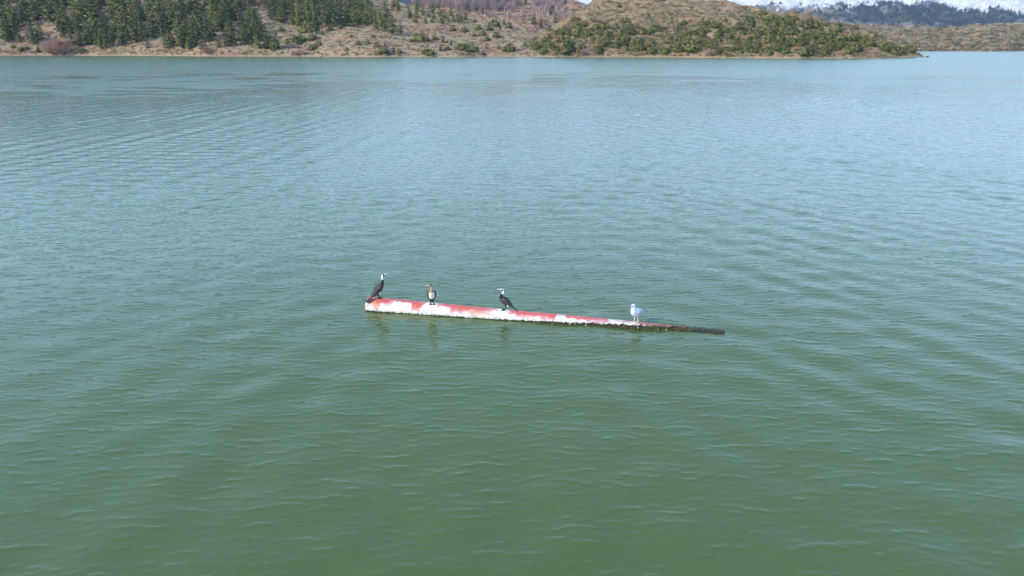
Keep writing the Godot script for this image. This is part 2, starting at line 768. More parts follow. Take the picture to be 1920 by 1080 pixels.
func eye_mesh(at: Vector3, r: float) -> ArrayMesh:
	var s := SphereMesh.new()
	s.radius = r
	s.height = r * 2
	s.radial_segments = 10
	s.rings = 6
	var a := s.get_mesh_arrays()
	var v: PackedVector3Array = a[Mesh.ARRAY_VERTEX]
	for i in v.size():
		v[i] += at
	return mesh_from(v, a[Mesh.ARRAY_NORMAL], a[Mesh.ARRAY_INDEX])

func finish_bird(o: Node3D, b: Dictionary) -> void:
	var plumage := tinted(0.62, 0.45)
	part("body", sweep(b.spine, b.colour), plumage, o)
	for s in [1.0, -1.0]:
		var st := []
		for w in b.wing:
			var p: Vector3 = w[0]
			st.append([Vector3(p.x, p.y, p.z * s), w[1], w[2]])
		part("wing", sweep(st, b.wing_colour, 14, 5), plumage, o)
	part("tail", sweep(b.tail, b.tail_colour, 12, 4), plumage, o)
	part("bill", sweep(b.bill, b.bill_colour, 10, 4), tinted(0.4, 0.5), o)
	var shiny := paint(Color(0.008, 0.008, 0.008), 0.15)
	for e in b.eyes:
		part("eye", eye_mesh(e, b.eye_size), shiny, o)
	for k in 2:
		var foot: Vector3 = b.feet[k]
		var lg := part("leg", leg_mesh(b.hips[k], foot, b.shank, b.leg_colour), tinted(0.6, 0.4), o)
		part("foot", foot_mesh(foot, b.foot_size, b.foot_colour), tinted(0.6, 0.4), lg)
	for p in b.get("patches", []):
		part("thigh_patch", sweep([[p + Vector3(0.0, 0.03, 0), 0.004, 0.003], [p + Vector3(0.0, 0.012, 0), 0.022, 0.013], [p + Vector3(0, -0.012, 0), 0.022, 0.013], [p + Vector3(0, -0.032, 0), 0.004, 0.003]], plain_colour(Color(0.82, 0.82, 0.80)), 10, 4), plumage, o)

const BLACK := Color(0.020, 0.021, 0.022)
const WHITE := Color(0.80, 0.81, 0.82)

func cormorant_spine(pts: Array) -> Array:
	var rv := [0.022, 0.052, 0.082, 0.092, 0.080, 0.050, 0.035, 0.032, 0.033, 0.038, 0.029, 0.014]
	var rh := [0.024, 0.055, 0.080, 0.090, 0.082, 0.052, 0.033, 0.030, 0.030, 0.031, 0.022, 0.012]
	var out := []
	for i in pts.size():
		out.append([pts[i], rv[i], rh[i]])
	return out

# a clear sky: pale at the horizon, deep overhead, and by Rayleigh's law weakest at a right angle to the sun
func clear_sky() -> ImageTexture:
	var w := 512
	var hgt := 256
	var data := PackedFloat32Array()
	data.resize(w * hgt * 3)
	var to_sun := SUN_TO.normalized()
	var top := Color(0.13, 0.30, 0.62)
	var low := Color(0.60, 0.92, 1.25)
	for y in hgt:
		var up := cos(PI * (y + 0.5) / hgt)
		var out := sqrt(1.0 - up * up)
		var c := top.lerp(low, pow(1.0 - maxf(up, 0.0), 1.43))
		for x in w:
			var a := TAU * (x + 0.5) / w
			var g := Vector3(sin(a) * out, up, -cos(a) * out).dot(to_sun)
			var f := lerpf(1.0, 0.75 * (1.0 + g * g), 0.28)
			var k := (y * w + x) * 3
			data[k] = c.r * f
			data[k + 1] = c.g * f
			data[k + 2] = c.b * f
	return ImageTexture.create_from_image(Image.create_from_data(w, hgt, false, Image.FORMAT_RGBF, data.to_byte_array()))

func _ready() -> void:
	rng.seed = 2024
	noise.seed = 3
	noise.frequency = 0.01
	noise.fractal_octaves = 4
	noise2.seed = 9
	noise2.frequency = 0.01
	noise2.fractal_octaves = 3

	# camera
	var cam := Camera3D.new()
	cam.name = "camera"
	cam.fov = 45.0
	cam.near = 0.1
	cam.far = 20000.0
	cam.position = Vector3(0, EYE, 0)
	cam.rotation = Vector3(-PITCH, 0, 0)
	cam.current = true
	add_child(cam)

	# sky and air
	var sky := PanoramaSkyMaterial.new()
	sky.panorama = clear_sky()
	var env := Environment.new()
	env.background_mode = Environment.BG_SKY
	env.sky = Sky.new()
	env.sky.sky_material = sky
	env.tonemap_mode = Environment.TONE_MAPPER_LINEAR
	env.background_energy_multiplier = 2.0
	env.tonemap_exposure = 1.08
	env.sdfgi_enabled = true
	env.ssao_enabled = true
	env.ssil_enabled = true
	env.fog_enabled = true
	env.fog_density = 0.000065
	env.fog_light_color = Color(0.72, 0.82, 0.95)
	var we := WorldEnvironment.new()
	we.name = "environment"
	we.environment = env
	add_child(we)

	# sun
	var sun := DirectionalLight3D.new()
	sun.name = "sun"
	sun.light_energy = 1.6
	sun.light_color = Color(1.0, 0.94, 0.86)
	sun.light_angular_distance = 0.5
	sun.shadow_enabled = true
	add_child(sun)
	sun.look_at_from_position(SUN_TO * 100.0, Vector3.ZERO)

	make_water()
	make_hills()
	make_mountains()
	plant_left()
	plant_right()
	plant_back()
	plant_far()
	shore_things()
	make_pipe()
	make_birds()

# ---------------------------------------------------------------- the far shore

func shore(px: float, py: float) -> float:
	return -on_level(px, py).z

func make_hills() -> void:
	var soil := ground_material(9.0, 0.55, 1.6)
	var tan_ := Color(0.46, 0.33, 0.21)
	var red := Color(0.44, 0.255, 0.185)
	var straw := Color(0.47, 0.385, 0.25)
	var olive := Color(0.22, 0.20, 0.11)
	var clay := Color(0.50, 0.40, 0.28)
	var left := {"from": -1500.0, "to": 1095.0, "cols": 520, "rows": 90, "rough": 3.2, "grain": 1.4, "bend": 0.92, "table": []}
	for r in [[-1500, 98, -130, 760], [-600, 103, -150, 750], [0, 104.5, -140, 740], [250, 105, -110, 710], [430, 106, -84, 660], [560, 106.4, -64, 620], [640, 106.7, -46, 590], [700, 107, -20, 555], [765, 107, 8, 520], [800, 107, 17, 505], [850, 107, 25, 490], [900, 106.5, 33, 480], [960, 106.5, 48, 460], [1010, 106.5, 64, 440], [1060, 106, 86, 415], [1095, 106, 105, 400]]:
		left.table.append([r[0], shore(960, r[1]), r[2], r[3]])
	make_hill("hill_wooded", left, func(p: Vector3, px: float, py: float, t: float) -> Color:
		var a := noise.get_noise_2d(p.x * 3.0, p.z * 3.0)
		var b := noise2.get_noise_2d(p.x * 9.0 + 50.0, p.z * 9.0)
		var c := tan_.lerp(straw, smooth(-0.2, 0.4, b))
		c = c.lerp(red, smooth(0.0, 0.35, a) * 0.75)
		c = c.lerp(olive, smooth(0.15, 0.55, noise2.get_noise_2d(p.x * 5.0, p.z * 5.0 + 99.0)) * 0.5)
		return c.lerp(clay, (1.0 - smooth(0.5, 1.3, p.y + b * 2.0)) * 0.75), soil)
	var right := {"from": 925.0, "to": 1745.0, "cols": 380, "rows": 90, "rough": 4.0, "grain": 2.0, "bend": 0.85, "wander": 5.0, "table": []}
	for r in [[925, 106.4, 106.2, 375], [960, 106.6, 94, 388], [1000, 106.8, 74, 405], [1040, 107, 48, 430], [1075, 107, 22, 450], [1110, 107.3, 6, 470], [1180, 107.8, -5, 490], [1290, 108.4, -4, 490], [1340, 108.8, 5, 480], [1400, 109.2, 18, 470], [1440, 109.6, 24, 455], [1500, 110, 31, 440], [1560, 110, 43, 425], [1600, 109.8, 55, 410], [1650, 109.3, 68, 395], [1700, 108.6, 86, 375], [1728, 108, 101, 358], [1745, 107.6, 108, 350]]:
		right.table.append([r[0], shore(960, r[1]), r[2], r[3]])
	make_hill("hill_scrub", right, func(p: Vector3, px: float, py: float, t: float) -> Color:
		var a := noise.get_noise_2d(p.x * 4.0 + 300.0, p.z * 4.0)
		var b := noise2.get_noise_2d(p.x * 11.0 + 50.0, p.z * 11.0)
		var c := tan_.lerp(Color(0.42, 0.32, 0.20), smooth(-0.3, 0.3, b))
		c = c.lerp(olive, smooth(-0.1, 0.4, a) * 0.8)
		c = c.lerp(Color(0.42, 0.22, 0.12), smooth(0.15, 0.45, noise2.get_noise_2d(p.x * 7.0, p.z * 7.0 + 40.0)) * 0.7)
		return c.lerp(clay, (1.0 - smooth(0.4, 1.1, p.y + b * 1.8)) * 0.75), soil)
	var back := {"from": 640.0, "to": 1240.0, "cols": 200, "rows": 60, "rough": 5.0, "grain": 1.2, "bend": 0.8, "wander": 0.0, "table": []}
	for r in [[640, 30, 780], [740, 13, 800], [785, 8, 810], [815, 1, 830], [860, -16, 850], [920, -30, 880], [1000, -26, 880], [1050, -4, 850], [1068, 4, 830], [1090, 9, 820], [1130, 28, 800], [1240, 70, 760]]:
		back.table.append([r[0], 560.0, r[1], r[2]])
	make_hill("hill_bare", back, func(p: Vector3, px: float, py: float, t: float) -> Color:
		var b := noise2.get_noise_2d(p.x * 6.0 + 50.0, p.z * 6.0)
		var c := Color(0.54, 0.31, 0.21).lerp(Color(0.52, 0.37, 0.24), smooth(-0.3, 0.35, b))
		return c.lerp(Color(0.36, 0.25, 0.21), smooth(0.0, 0.4, noise.get_noise_2d(p.x * 4.0, p.z * 4.0)) * 0.7), soil)
	var far := {"from": 1400.0, "to": 3000.0, "cols": 300, "rows": 60, "rough": 6.0, "grain": 1.0, "bend": 0.85, "wander": 18.0, "table": []}
	for r in [[1400, 97, 44, 900], [1540, 96.5, 44, 900], [1600, 96.5, 48, 920], [1680, 96.5, 52, 940], [1760, 96.6, 54, 950], [1840, 96.5, 50, 950], [1920, 96, 46, 950], [2200, 95, 36, 980], [3000, 95, 20, 1000]]:
		far.table.append([r[0], shore(960, r[1]), r[2], r[3]])
	make_hill("hill_far_shore", far, func(p: Vector3, px: float, py: float, t: float) -> Color:
		var b := noise2.get_noise_2d(p.x * 5.0 + 50.0, p.z * 5.0)
		var a := noise.get_noise_2d(p.x * 2.5 + 70.0, p.z * 2.5)
		var c := Color(0.54, 0.40, 0.27).lerp(Color(0.44, 0.34, 0.20), smooth(-0.2, 0.3, b))
		c = c.lerp(Color(0.58, 0.48, 0.40), smooth(0.05, 0.35, a) * 0.8)
		return c.lerp(clay, (1.0 - smooth(0.8, 2.0, p.y + b)) * 0.8), soil)

const SNOW_LINE := [[300, -30], [1000, -5], [1050, 6], [1300, 10], [1400, 11], [1450, 8], [1500, 10], [1560, 10], [1600, 8], [1620, 3], [1680, 5], [1740, 4], [1760, 8], [1790, 15], [1830, 17], [1860, 12], [1880, 17], [1920, 27], [2000, 30], [3200, 30]]

# metres above the wandering snow line
func snow_here(p: Vector3, px: float) -> float:
	return (along(SNOW_LINE, px)[1] + 3.0 - row_of(p)) * 2.6 + 26.0 * noise2.get_noise_2d(p.x * 0.9, p.z * 0.9) + 22.0 * noise.get_noise_2d(p.x * 3.0 + 9.0, p.z * 3.0)

# how thickly the mountain is wooded
func mountain_wood(p: Vector3, px: float) -> float:
	var patchy := noise2.get_noise_2d(p.x * 1.3 + 20.0, p.z * 1.3)
	if px < 900.0:
		return 1.0
	var w := smooth(1520.0, 1620.0, px + 70.0 * noise.get_noise_2d(p.x * 0.6, p.z * 0.6))
	w = maxf(w * smooth(-0.42, -0.25, patchy), smooth(0.12, 0.3, patchy) * 0.8)
	return w * smooth(60.0, 84.0, p.y + 25.0 * patchy + 0.12 * (px - 1640.0))

func make_mountains() -> void:
	var rock := ground_material(120.0, 0.55, 2.0)
	var m := {"from": 300.0, "to": 3200.0, "cols": 620, "rows": 110, "rough": 60.0, "grain": 0.22, "bend": 1.0, "wander": 0.0, "far": 1.2, "table": []}
	for r in [[300, -60, 4600], [700, -50, 4600], [900, -70, 4700], [1100, -60, 4700], [1350, -55, 4600], [1600, -60, 4600], [1900, -75, 4700], [2300, -90, 4700], [3200, -60, 4700]]:
		m.table.append([r[0], 2300.0, r[1], r[2]])
	make_hill("mountain_snowy", m, func(p: Vector3, px: float, _py: float, _t: float) -> Color:
		var b := noise2.get_noise_2d(p.x * 2.0, p.z * 2.0)
		var c := Color(0.30, 0.25, 0.23).lerp(Color(0.20, 0.18, 0.15), smooth(-0.3, 0.3, b))
		c = c.lerp(Color(0.060, 0.072, 0.050), mountain_wood(p, px) * 0.9)
		return c.lerp(Color(0.88, 0.89, 0.91), smooth(-3.0, 5.0, snow_here(p, px))), rock)

# ---------------------------------------------------------------- planting

var kinds := {}

func in_poly(poly: Array, x: float, y: float) -> bool:
	var pts := PackedVector2Array()
	for p in poly:
		pts.append(Vector2(p[0], p[1]))
	return Geometry2D.is_point_in_polygon(Vector2(x, y), pts)

func make_kinds() -> void:
	var dark := Color(0.092, 0.112, 0.048)
	var mid := Color(0.150, 0.172, 0.056)
	var light := Color(0.195, 0.200, 0.066)
	var leaf := tinted(0.8, 0.3)
	leaf.backlight_enabled = true
	leaf.backlight = Color(0.25, 0.27, 0.16)
	var bark := tinted(0.95, 0.2)
	kinds.leaf = leaf
	kinds.bark = bark
	kinds.pine = []
	for i in 9:
		kinds.pine.append(conifer(100 + i, [0.19, 0.23, 0.27][i % 3], [0.06, 0.10, 0.14][i / 3], [0.75, 0.62, 0.9][(i + i / 3) % 3], [dark, mid.lerp(light, 0.35), dark.lerp(mid, 0.6)][i % 3]))
	kinds.bush = []
	for i in 8:
		kinds.bush.append(bush(300 + i, [0.42, 0.55, 0.7, 0.5][i % 4], [mid, light, dark.lerp(mid, 0.5), mid.lerp(light, 0.6)][(i + i / 4) % 4], [26, 32, 38, 30][i % 4]))
	kinds.scrub = bush(400, 0.75, Color(1, 1, 1), 14)
	kinds.bare = []
	for i in 4:
		kinds.bare.append(bare_crown(500 + i, 0.3, 0.16, 46, Color(0.34, 0.25, 0.245), 0.0065))
	kinds.willow = []
	for i in 2:
		kinds.willow.append(bare_crown(520 + i, 0.02, 0.95, 150, [Color(0.42, 0.25, 0.20), Color(0.36, 0.24, 0.23)][i], 0.012))
	kinds.trunk = trunk_mesh(600, 0.6, 0.020, Color(0.16, 0.12, 0.09))
	kinds.pale_trunk = trunk_mesh(601, 0.85, 0.016, Color(0.46, 0.40, 0.37))
	kinds.stem = trunk_mesh(602, 0.3, 0.03, Color(0.14, 0.10, 0.07))
	kinds.stems = trunk_mesh(603, 0.2, 0.05, Color(0.25, 0.17, 0.14))

func plant(called: String, label: String, category: String, group: String, crown: Mesh, trunk: Mesh, at: Vector3, height: float, wide := 1.0) -> void:
	var o := thing(called, label, category, at - Vector3(0, 0.15, 0), group)
	o.rotation.y = rng.randf() * TAU
	o.scale = Vector3(height * wide, height, height * wide)
	part("trunk", trunk, kinds.bark, o)
	part("crown", crown, kinds.leaf, o)

func placed(at: Vector3, height: float, wide := 1.0) -> Transform3D:
	return Transform3D(Basis(Vector3.UP, rng.randf() * TAU).scaled(Vector3(height * wide, height, height * wide)), at - Vector3(0, 0.1, 0))

# low growth over a hill that nobody could count: tussocks and heath
func ground_cover(h: Dictionary, x0: float, x1: float, y0: float, y1: float, count: int, size: float, cols: Array, called: String, label: String) -> void:
	var at := []
	var tint := []
	for i in count:
		var px := rng.randf_range(x0, x1)
		var py := rng.randf_range(y0, y1)
		var p := on_hill(h, px, py)
		if p == Vector3.INF or p.y < 0.7:
			continue
		var patch := 0.5 + 0.9 * noise2.get_noise_2d(p.x * 8.0, p.z * 8.0) + rng.randf_range(-0.35, 0.35)
		var c: Color = cols[clampi(int(patch * cols.size()), 0, cols.size() - 1)]
		at.append(placed(p, size * rng.randf_range(0.4, 1.0), rng.randf_range(0.8, 1.6)))
		tint.append(vary(rng, c, 0.25))
	stuff(called, kinds.scrub, kinds.leaf, at, tint, label, "ground cover")

func plant_left() -> void:
	make_kinds()
	var h: Dictionary = hills["hill_wooded"]
	var stand := [[480, 0], [478, 40], [497, 58], [512, 82], [545, 96], [478, 92], [470, 60], [440, 30], [430, 0]]
	var upper := [[497, 0], [505, 40], [535, 50], [590, 72], [612, 52], [655, 53], [700, 55], [762, 73], [742, 45], [702, 22], [688, 0]]
	var ridge := [[715, 0], [735, 20], [765, 30], [788, 55], [800, 47], [868, 43], [900, 38], [850, 26], [800, 18], [765, 8]]
	var spots := []
	var y := -6.0
	while y < 99.0:
		var x := -60.0 + rng.randf() * 14.0
		while x < 905.0:
			var px := x + rng.randf_range(-5, 5)
			var py := y + rng.randf_range(-4, 4)
			x += 15.5
			var size := 0.0
			var gap := noise2.get_noise_2d(px * 2.2, py * 4.5)
			if px < 482.0:
				var foot := along([[-60, 76], [70, 84], [85, 72], [130, 78], [150, 92], [240, 97], [300, 99], [395, 100], [420, 92], [482, 84]], px)
				if py < foot[1] and gap < 0.15 and not (px > 437 and py < 34 and px < 500) and not (px > 75 and px < 100 and py > 45 and py < 75):
					size = lerpf(24, 60, pow(rng.randf(), 1.3)) * (0.85 if py > 60.0 else 1.0)
			if size == 0.0 and in_poly(stand, px, py):
				size = rng.randf_range(28, 46)
			elif size == 0.0 and in_poly(upper, px, py):
				size = rng.randf_range(22, 44)
			elif size == 0.0 and in_poly(ridge, px, py):
				size = rng.randf_range(13, 25)
			if size > 0.0:
				var p := on_hill(h, px, py)
				if p != Vector3.INF:
					spots.append([size, px, py, p])
		y += 8.5
	spots.sort_custom(func(a, b): return a[0] > b[0])
	var rest := []
	var tint := []
	for i in spots.size():
		var s: Array = spots[i]
		var p: Vector3 = s[3]
		var height: float = s[0] * -p.z / F
		if i < 292:
			var kind := rng.randi() % 9
			var wide := rng.randf_range(0.85, 1.35)
			var look: String = ["tall ", "middling ", "short "][0 if height > 15.0 else 1 if height > 10.5 else 2] + ["slim ", "", "broad "][0 if wide < 1.0 else 1 if wide < 1.18 else 2] + ["dark green ", "light green ", "mid green "][kind % 3]
			var label := "pine standing in the dense wood on the steep hillside"
			var group := "pines of the dense hillside wood"
			if s[1] > 482.0:
				label = "pine in the upper wood above the tan grass slope"
				group = "pines of the wood above the grass slope"
				if in_poly(ridge, s[1], s[2]):
					label = "pine on the grassy ridge in front of the bare reddish hill"
					group = "pines along the grassy ridge"
			elif s[2] > 84.0:
				label = "pine at the foot of the dense wood, just above the shore"
				group = "pines at the foot of the wood"
			plant("pine_tree", look + label, "tree", group, kinds.pine[kind], kinds.trunk, p, height, wide)
		else:
			rest.append(placed(p, height, rng.randf_range(0.9, 1.3)))
			tint.append(Color(1, 1, 1))
	if rest.size():
		stuff("pine_wood", kinds.pine[1], kinds.leaf, rest, tint, "smaller pines filling the gaps of the hillside wood", "wood")
	# the same wood goes on up the mountain and along the shore, out of the picture
	rest = []
	tint = []
	for i in 1500:
		var px := rng.randf_range(-900, 560)
		var py := rng.randf_range(-140, -9) if px > -70.0 else rng.randf_range(-140, 95)
		var p := on_hill(h, px, py)
		if p != Vector3.INF and p.y > 2.0:
			rest.append(placed(p, rng.randf_range(9, 17), rng.randf_range(0.9, 1.3)))
			tint.append(Color(1, 1, 1))
	stuff("mountainside_wood", kinds.pine[0], kinds.leaf, rest, tint, "dark pine wood continuing up the mountainside and along the shore", "wood")
	# single bushes and young pines over the grass slope
	for q in [[528, 58, 9], [546, 82, 16], [583, 93, 12], [595, 86, 10], [640, 54, 8], [672, 84, 9], [707, 88, 10], [720, 100, 17], [737, 99, 13], [747, 100, 10], [805, 103, 12], [825, 96, 15], [830, 80, 15], [850, 58, 11], [845, 85, 12], [870, 60, 10], [876, 100, 20], [884, 97, 15], [897, 55, 9], [912, 92, 12], [918, 57, 10], [928, 49, 13], [938, 56, 12], [905, 66, 9], [890, 69, 8], [930, 70, 10], [955, 96, 15], [780, 76, 13], [792, 78, 15], [815, 75, 9], [700, 70, 6], [660, 70, 6], [620, 57, 10], [690, 82, 7], [650, 95, 7], [860, 92, 11], [868, 94, 12], [905, 103, 8], [795, 100, 11], [770, 80, 7], [838, 94, 9], [945, 47, 12], [953, 52, 11], [605, 66, 13], [570, 62, 15], [585, 75, 14], [561, 78, 14], [890, 42, 7], [935, 92, 8], [914, 76, 8], [30, 95, 9], [40, 93, 8], [60, 98, 15], [17, 90, 7], [110, 95, 10], [148, 98, 9], [128, 84, 18], [115, 72, 20]]:
		var p := on_hill(h, q[0], q[1])
		if p == Vector3.INF:
			continue
		var pine: bool = q[2] > 11 and rng.randf() < 0.55
		var kind := rng.randi() % (9 if pine else 8)
		var tone: String = ["dark green ", "light green ", "mid green "][kind % 3] if pine else ["mid green ", "yellow-green ", "dark green ", "olive green "][(kind + kind / 4) % 4]
		var spot := "high on the tan grass slope" if q[2] < 13 and q[1] < 66 else "at the foot of the grass slope" if q[1] > 89 else "half way up the tan grass slope"
		plant("young_pine" if pine else "shrub", ("small " if q[2] < 10 else "sturdy ") + tone + ("young pine " if pine else "shrub ") + spot, "tree" if pine else "shrub", "lone pines of the grass slope" if pine else "lone shrubs of the grass slope", kinds.pine[kind] if pine else kinds.bush[kind], kinds.stem, p, q[2] * -p.z / F * 1.05, 1.25 if q[2] > 11 else 1.1)
	ground_cover(h, -20, 1080, 0, 105, 8000, 1.1, [Color(0.17, 0.15, 0.08), Color(0.29, 0.22, 0.14), Color(0.40, 0.30, 0.20), Color(0.44, 0.33, 0.22), Color(0.38, 0.24, 0.18)], "dry_grass", "dry tussocks of tan grass and heath over the wooded hillside")

func plant_right() -> void:
	var h: Dictionary = hills["hill_scrub"]
	var line := [[945, 100], [960, 95], [1000, 74], [1040, 58], [1090, 37], [1150, 46], [1210, 50], [1300, 47], [1340, 40], [1400, 30], [1440, 28], [1500, 34], [1560, 46], [1600, 60], [1650, 73], [1700, 92], [1720, 103]]
	var spots := []
	var y := 4.0
	while y < 106.0:
		var x := 945.0 + rng.randf() * 12.0
		while x < 1725.0:
			var px := x + rng.randf_range(-5, 5)
			var py := y + rng.randf_range(-3, 3)
			x += 10.5
			var edge: float = along(line, px)[1]
			var low: float = along([[945, 104], [1050, 102], [1110, 100], [1300, 101], [1440, 103], [1560, 104], [1610, 102], [1640, 101], [1725, 103.5]], px)[1]
			if py > low or rng.randf() > smooth(edge - 16.0, edge + 14.0, py) * 0.95 + 0.03:
				continue
			var gap := noise2.get_noise_2d(px * 2.4, py * 5.0 + 500.0)
			if gap > 0.27:
				continue
			if px > 1610.0 and py > 92.0 and px < 1655.0:
				continue
			var p := on_hill(h, px, py)
			if p != Vector3.INF:
				spots.append([lerpf(6.5, 15, pow(rng.randf(), 1.3)) * (1.0 if px > 1400.0 else 0.9) * (0.7 if py < edge + 9.0 else 1.0), px, py, p])
		y += 7.0
	for q in [[1530, 102, 28], [1558, 99, 19], [1608, 96, 18], [1585, 88, 17], [1690, 103, 16], [1700, 103, 17], [1682, 98, 13], [1712, 97, 14], [1575, 86, 18], [1350, 68, 22], [1405, 95, 22], [1300, 96, 20], [1190, 92, 18], [1130, 98, 20], [1060, 100, 15], [1020, 101, 14]]:
		spots.append([q[2], q[0], q[1], on_hill(h, q[0], q[1])])
	spots.sort_custom(func(a, b): return a[0] > b[0])
	var rest := []
	var tint := []
	for i in spots.size():
		var s: Array = spots[i]
		var p: Vector3 = s[3]
		if p == Vector3.INF:
			continue
		var height: float = s[0] * -p.z / F
		if i < 295:
			var big: bool = s[0] > 16.0
			var tip: bool = s[1] > 1650.0
			var pine: bool = big and rng.randf() < 0.6
			var kind := rng.randi() % (9 if pine else 8)
			var wide := rng.randf_range(1.0, 1.4)
			var tone: String = ["dark green ", "light green ", "mid green "][kind % 3] if pine else ["mid green ", "yellow-green ", "dark green ", "olive green "][(kind + kind / 4) % 4]
			var look: String = ["tall ", "middling ", "low "][0 if height > 4.6 else 1 if height > 3.4 else 2] + ["narrow ", "", "wide "][0 if wide < 1.13 else 1 if wide < 1.27 else 2] + tone
			var label := "bush in the thicket covering the scrubby hill"
			var group := "bushes of the hill thicket"
			if tip:
				label = "bush on the low point where the scrubby hill meets the lake"
				group = "bushes on the low point"
			elif big:
				label = "young pine rising above the thicket on the scrubby hill" if pine else "rounded bush rising above the thicket on the scrubby hill"
				group = "tall growth of the hill thicket"
			plant("young_pine" if pine else "shrub", look + label, "tree" if pine else "shrub", group, kinds.pine[kind] if pine else kinds.bush[kind], kinds.stem, p, height, wide)
		else:
			rest.append(placed(p, height, rng.randf_range(1.0, 1.4)))
			tint.append(vary(rng, Color(0.14, 0.155, 0.06), 0.3))
	if rest.size():
		stuff("thicket", kinds.scrub, kinds.leaf, rest, tint, "low green thicket between the bushes of the scrubby hill", "thicket")
	ground_cover(h, 940, 1735, -2, 106, 8000, 1.2, [Color(0.16, 0.16, 0.07), Color(0.25, 0.21, 0.10), Color(0.36, 0.27, 0.15), Color(0.44, 0.33, 0.21), Color(0.38, 0.22, 0.13)], "heath", "brown and olive heath covering the scrubby hill")

func plant_back() -> void:
	var h: Dictionary = hills["hill_bare"]
	for i in 74:
		var px: float = rng.randf_range(845, 965) if i < 44 else rng.randf_range(1000, 1055)
		var py: float = rng.randf_range(8, 34) if i < 44 else rng.randf_range(4, 34)
		var p := on_hill(h, px, py)
		if p == Vector3.INF:
			continue
		var o := thing("bare_tree", "leafless pale-trunked tree in the grove on the reddish bare hill", "tree", p - Vector3(0, 0.2, 0), "leafless trees of the reddish hill")
		var height := rng.randf_range(20, 32) * -p.z / F
		o.scale = Vector3.ONE * height
		o.rotation.y = rng.randf() * TAU
		part("trunk", kinds.pale_trunk, kinds.bark, o)
		part("crown", kinds.bare[i % 4], kinds.bark, o)
	for q in [[985, 8, 14], [1001, 46, 24], [1014, 52, 18], [1023, 48, 9], [1041, 44, 15], [1061, 39, 8], [1070, 44, 10], [1080, 45, 10], [1075, 31, 13], [1032, 28, 15], [893, 22, 24], [905, 24, 22], [946, 15, 20], [872, 20, 22], [918, 42, 12], [935, 46, 14], [1050, 5, 14], [1058, 6, 15]]:
		var p := on_hill(h, q[0], q[1])
		if p == Vector3.INF:
			continue
		plant("pine_tree", "small dark pine standing apart on the reddish bare hill", "tree", "dark pines of the reddish hill", kinds.pine[rng.randi() % 9], kinds.trunk, p, q[2] * -p.z / F, 1.25)
	var at := []
	var tint := []
	for i in 900:
		var px := rng.randf_range(775, 960)
		var py := rng.randf_range(-2, 14 + rng.randf() * 12)
		var p := on_hill(h, px, py)
		if p == Vector3.INF:
			continue
		at.append(placed(p, rng.randf_range(4, 9), 1.0))
		tint.append(Color(1, 1, 1))
	var mm_mat: Material = kinds.bark
	stuff("bare_wood", kinds.bare[0], mm_mat, at, tint, "leafless reddish grey wood covering the top of the reddish hill", "wood")
	ground_cover(h, 760, 1130, 0, 80, 2500, 1.8, [Color(0.28, 0.19, 0.13), Color(0.38, 0.25, 0.18), Color(0.42, 0.27, 0.2), Color(0.22, 0.17, 0.1)], "dry_bracken", "dry reddish bracken over the bare hill")

func plant_far() -> void:
	var h: Dictionary = hills["hill_far_shore"]
	ground_cover(h, 1540, 1940, 46, 96, 4000, 3.2, [Color(0.17, 0.16, 0.07), Color(0.27, 0.22, 0.11), Color(0.38, 0.29, 0.17), Color(0.48, 0.37, 0.25), Color(0.50, 0.41, 0.32)], "heath", "brown scrub on the low hill along the far shore")
	var m: Dictionary = hills["mountain_snowy"]
	var tree := conifer(700, 0.26, 0.05, 0.8, Color(1, 1, 1))
	var at := []
	var tint := []
	for i in 24000:
		var px := rng.randf_range(690, 2050)
		if px > 840 and px < 1040:
			continue
		var t := rng.randf_range(0.05, 0.55)
		var p := hill_point(m, px, t)
		var snow := snow_here(p, px)
		if rng.randf() > mountain_wood(p, px) + 0.02 or snow > rng.randf_range(-8.0, 3.0):
			continue
		at.append(placed(p, rng.randf_range(9, 17), 1.5))
		tint.append(vary(rng, Color(0.055, 0.078, 0.050), 0.3))
	stuff("mountain_forest", tree, kinds.leaf, at, tint, "dark conifer forest on the flank of the snowy mountain", "forest")

func rock_mesh(seed_: int) -> ArrayMesh:
	var s := SphereMesh.new()
	s.radius = 0.5
	s.height = 1.0
	s.radial_segments = 12
	s.rings = 7
	var a := s.get_mesh_arrays()
	var st := SurfaceTool.new()
	st.begin(Mesh.PRIMITIVE_TRIANGLES)
	var v: PackedVector3Array = a[Mesh.ARRAY_VERTEX]
	var idx: PackedInt32Array = a[Mesh.ARRAY_INDEX]
	for k in idx:
		var p := v[k]
		var f := 1.0 + 0.8 * noise2.get_noise_3d(p.x * 90.0 + seed_ * 40.0, p.y * 90.0, p.z * 90.0)
		st.set_smooth_group(-1)
		st.add_vertex(Vector3(p.x * f, p.y * f * 0.6, p.z * f))
	st.generate_normals()
	return st.commit()

